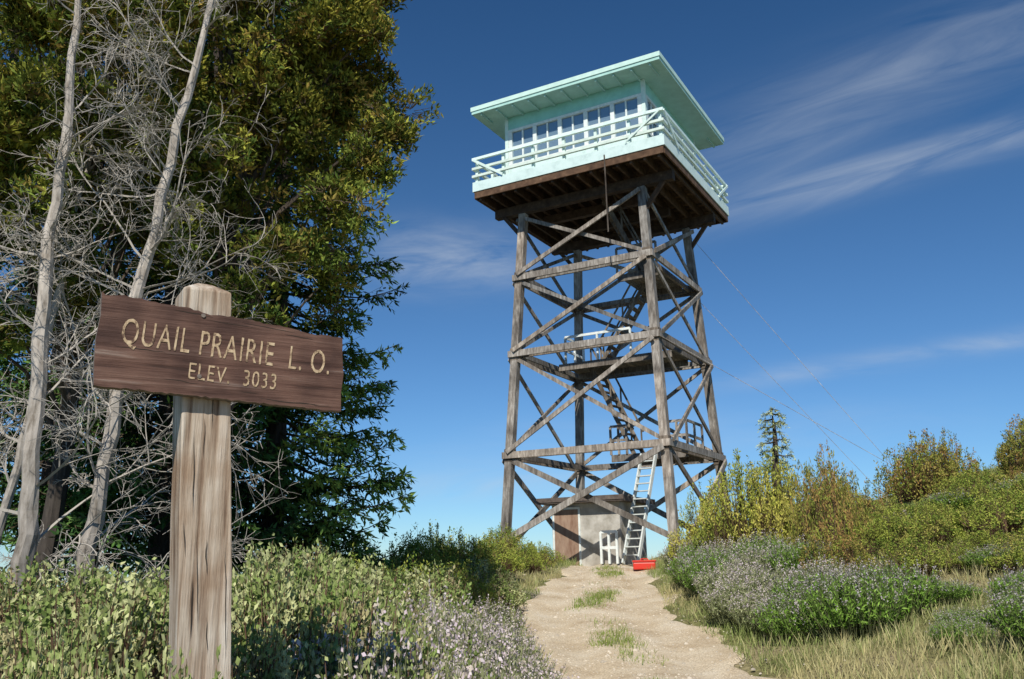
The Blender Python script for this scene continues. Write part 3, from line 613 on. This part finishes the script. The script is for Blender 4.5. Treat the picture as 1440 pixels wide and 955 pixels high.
# ------------------------------------------------------------------ sun, sky
el=math.radians(44);az=math.atan2(-.16,-1)
sv=Vector((math.sin(az)*math.cos(el),math.cos(az)*math.cos(el),math.sin(el)))
sl=bpy.data.lights.new('sun','SUN');sl.energy=5.0;sl.angle=math.radians(.5);sl.color=(1,.94,.83)
so=link(bpy.data.objects.new('sun',sl));so.rotation_euler=sv.to_track_quat('Z','Y').to_euler()
w=bpy.data.worlds.new('World');S.world=w;w.use_nodes=True;nt=w.node_tree;L=nt.links
bg=nt.nodes['Background'];bg.inputs[1].default_value=.1
sk=nd(nt,'ShaderNodeTexSky',sky_type='NISHITA');sk.sun_disc=False;sk.sun_elevation=el;sk.sun_rotation=az%(2*math.pi);sk.altitude=900;sk.dust_density=0;sk.ozone_density=4;sk.air_density=1.0
def mth(op,a,b_=None,c=None):
    n=nd(nt,'ShaderNodeMath',operation=op)
    for i,v_ in enumerate((a,b_,c)):
        if v_ is None: continue
        if isinstance(v_,(int,float)): n.inputs[i].default_value=v_
        else: L.new(v_,n.inputs[i])
    return n.outputs[0]
tc=nd(nt,'ShaderNodeTexCoord');sp=nd(nt,'ShaderNodeSeparateXYZ');L.new(tc.outputs['Generated'],sp.inputs[0])
yy=mth('MAXIMUM',sp.outputs[1],.05);Xs=mth('DIVIDE',sp.outputs[0],yy);Zs=mth('DIVIDE',sp.outputs[2],yy)
# two shared streaky noises, aligned with the cirrus direction
def streak(slope,nsc,seed,dist):
    d=mth('SUBTRACT',Zs,mth('MULTIPLY',Xs,slope))
    cb=nd(nt,'ShaderNodeCombineXYZ');L.new(mth('MULTIPLY',Xs,nsc[0]),cb.inputs[0]);L.new(mth('MULTIPLY',d,nsc[1]),cb.inputs[1]);cb.inputs[2].default_value=seed
    n=nd(nt,'ShaderNodeTexNoise');n.inputs['Scale'].default_value=1;n.inputs['Detail'].default_value=5;n.inputs['Roughness'].default_value=.6;n.inputs['Distortion'].default_value=dist;L.new(cb.outputs[0],n.inputs['Vector'])
    return mth('MULTIPLY',mth('MAXIMUM',mth('SUBTRACT',n.outputs[0],.30),0),2.6)
NA=streak(.32,(3.5,24),1.3,.6);NB=streak(.03,(6,28),2.2,.5)
def band(a,bs,wdt,x0,x1,amp,ns):
    d=mth('SUBTRACT',Zs,mth('MULTIPLY_ADD',Xs,bs,a))
    e=mth('EXPONENT',mth('MULTIPLY',mth('POWER',mth('ABSOLUTE',mth('DIVIDE',d,wdt)),2),-1))
    xc=(x0+x1)/2;xw=(x1-x0)/2
    ex=mth('EXPONENT',mth('MULTIPLY',mth('POWER',mth('ABSOLUTE',mth('DIVIDE',mth('SUBTRACT',Xs,xc),xw)),4),-1))
    return mth('MULTIPLY',mth('MULTIPLY',mth('MULTIPLY',e,ex),ns),amp)
bs=[band(.33,.27,.022,.2,.9,.42,NA),band(.37,.42,.06,.2,.8,.26,NA),band(.162,.13,.012,.22,.8,.34,NB),
    band(.345,-.05,.035,-.17,.02,.6,NB),band(.085,0,.02,-.16,.1,.3,NB),band(.12,.05,.03,-.1,.5,.14,NB)]
tot=bs[0]
for q in bs[1:]: tot=mth('ADD',tot,q)
front=mth('GREATER_THAN',sp.outputs[1],.05);tot=mth('MINIMUM',mth('MULTIPLY',tot,front),.8)
tr_=ramp(nt,[(0,(.56,.80,1.04)),(.15,(.54,.80,1.0)),(.4,(.46,.74,.92)),(.6,(.34,.64,.84)),(.8,(.32,.62,.84))]);L.new(mth('MAXIMUM',sp.outputs[2],0),tr_.inputs[0])
ti=nd(nt,'ShaderNodeMix',data_type='RGBA',blend_type='MULTIPLY');ti.inputs[0].default_value=1;L.new(sk.outputs[0],ti.inputs[6]);L.new(tr_.outputs[0],ti.inputs[7])
mx=nd(nt,'ShaderNodeMix',data_type='RGBA');L.new(tot,mx.inputs[0]);L.new(ti.outputs[2],mx.inputs[6]);mx.inputs[7].default_value=(5.6,6.2,6.9,1)
L.new(mx.outputs[2],bg.inputs[0])

# ------------------------------------------------------------------ camera
cd=bpy.data.cameras.new('camera');cd.sensor_width=36;cd.lens=1250.58/1440*36;cd.clip_end=20000;cd.clip_start=.05
co=link(bpy.data.objects.new('camera',cd))
co.matrix_world=Matrix.Translation((0,0,1.6))@Matrix.Rotation(math.radians(90+13.968),4,'X')@Matrix.Rotation(math.radians(-1.056),4,'Z')
S.camera=co
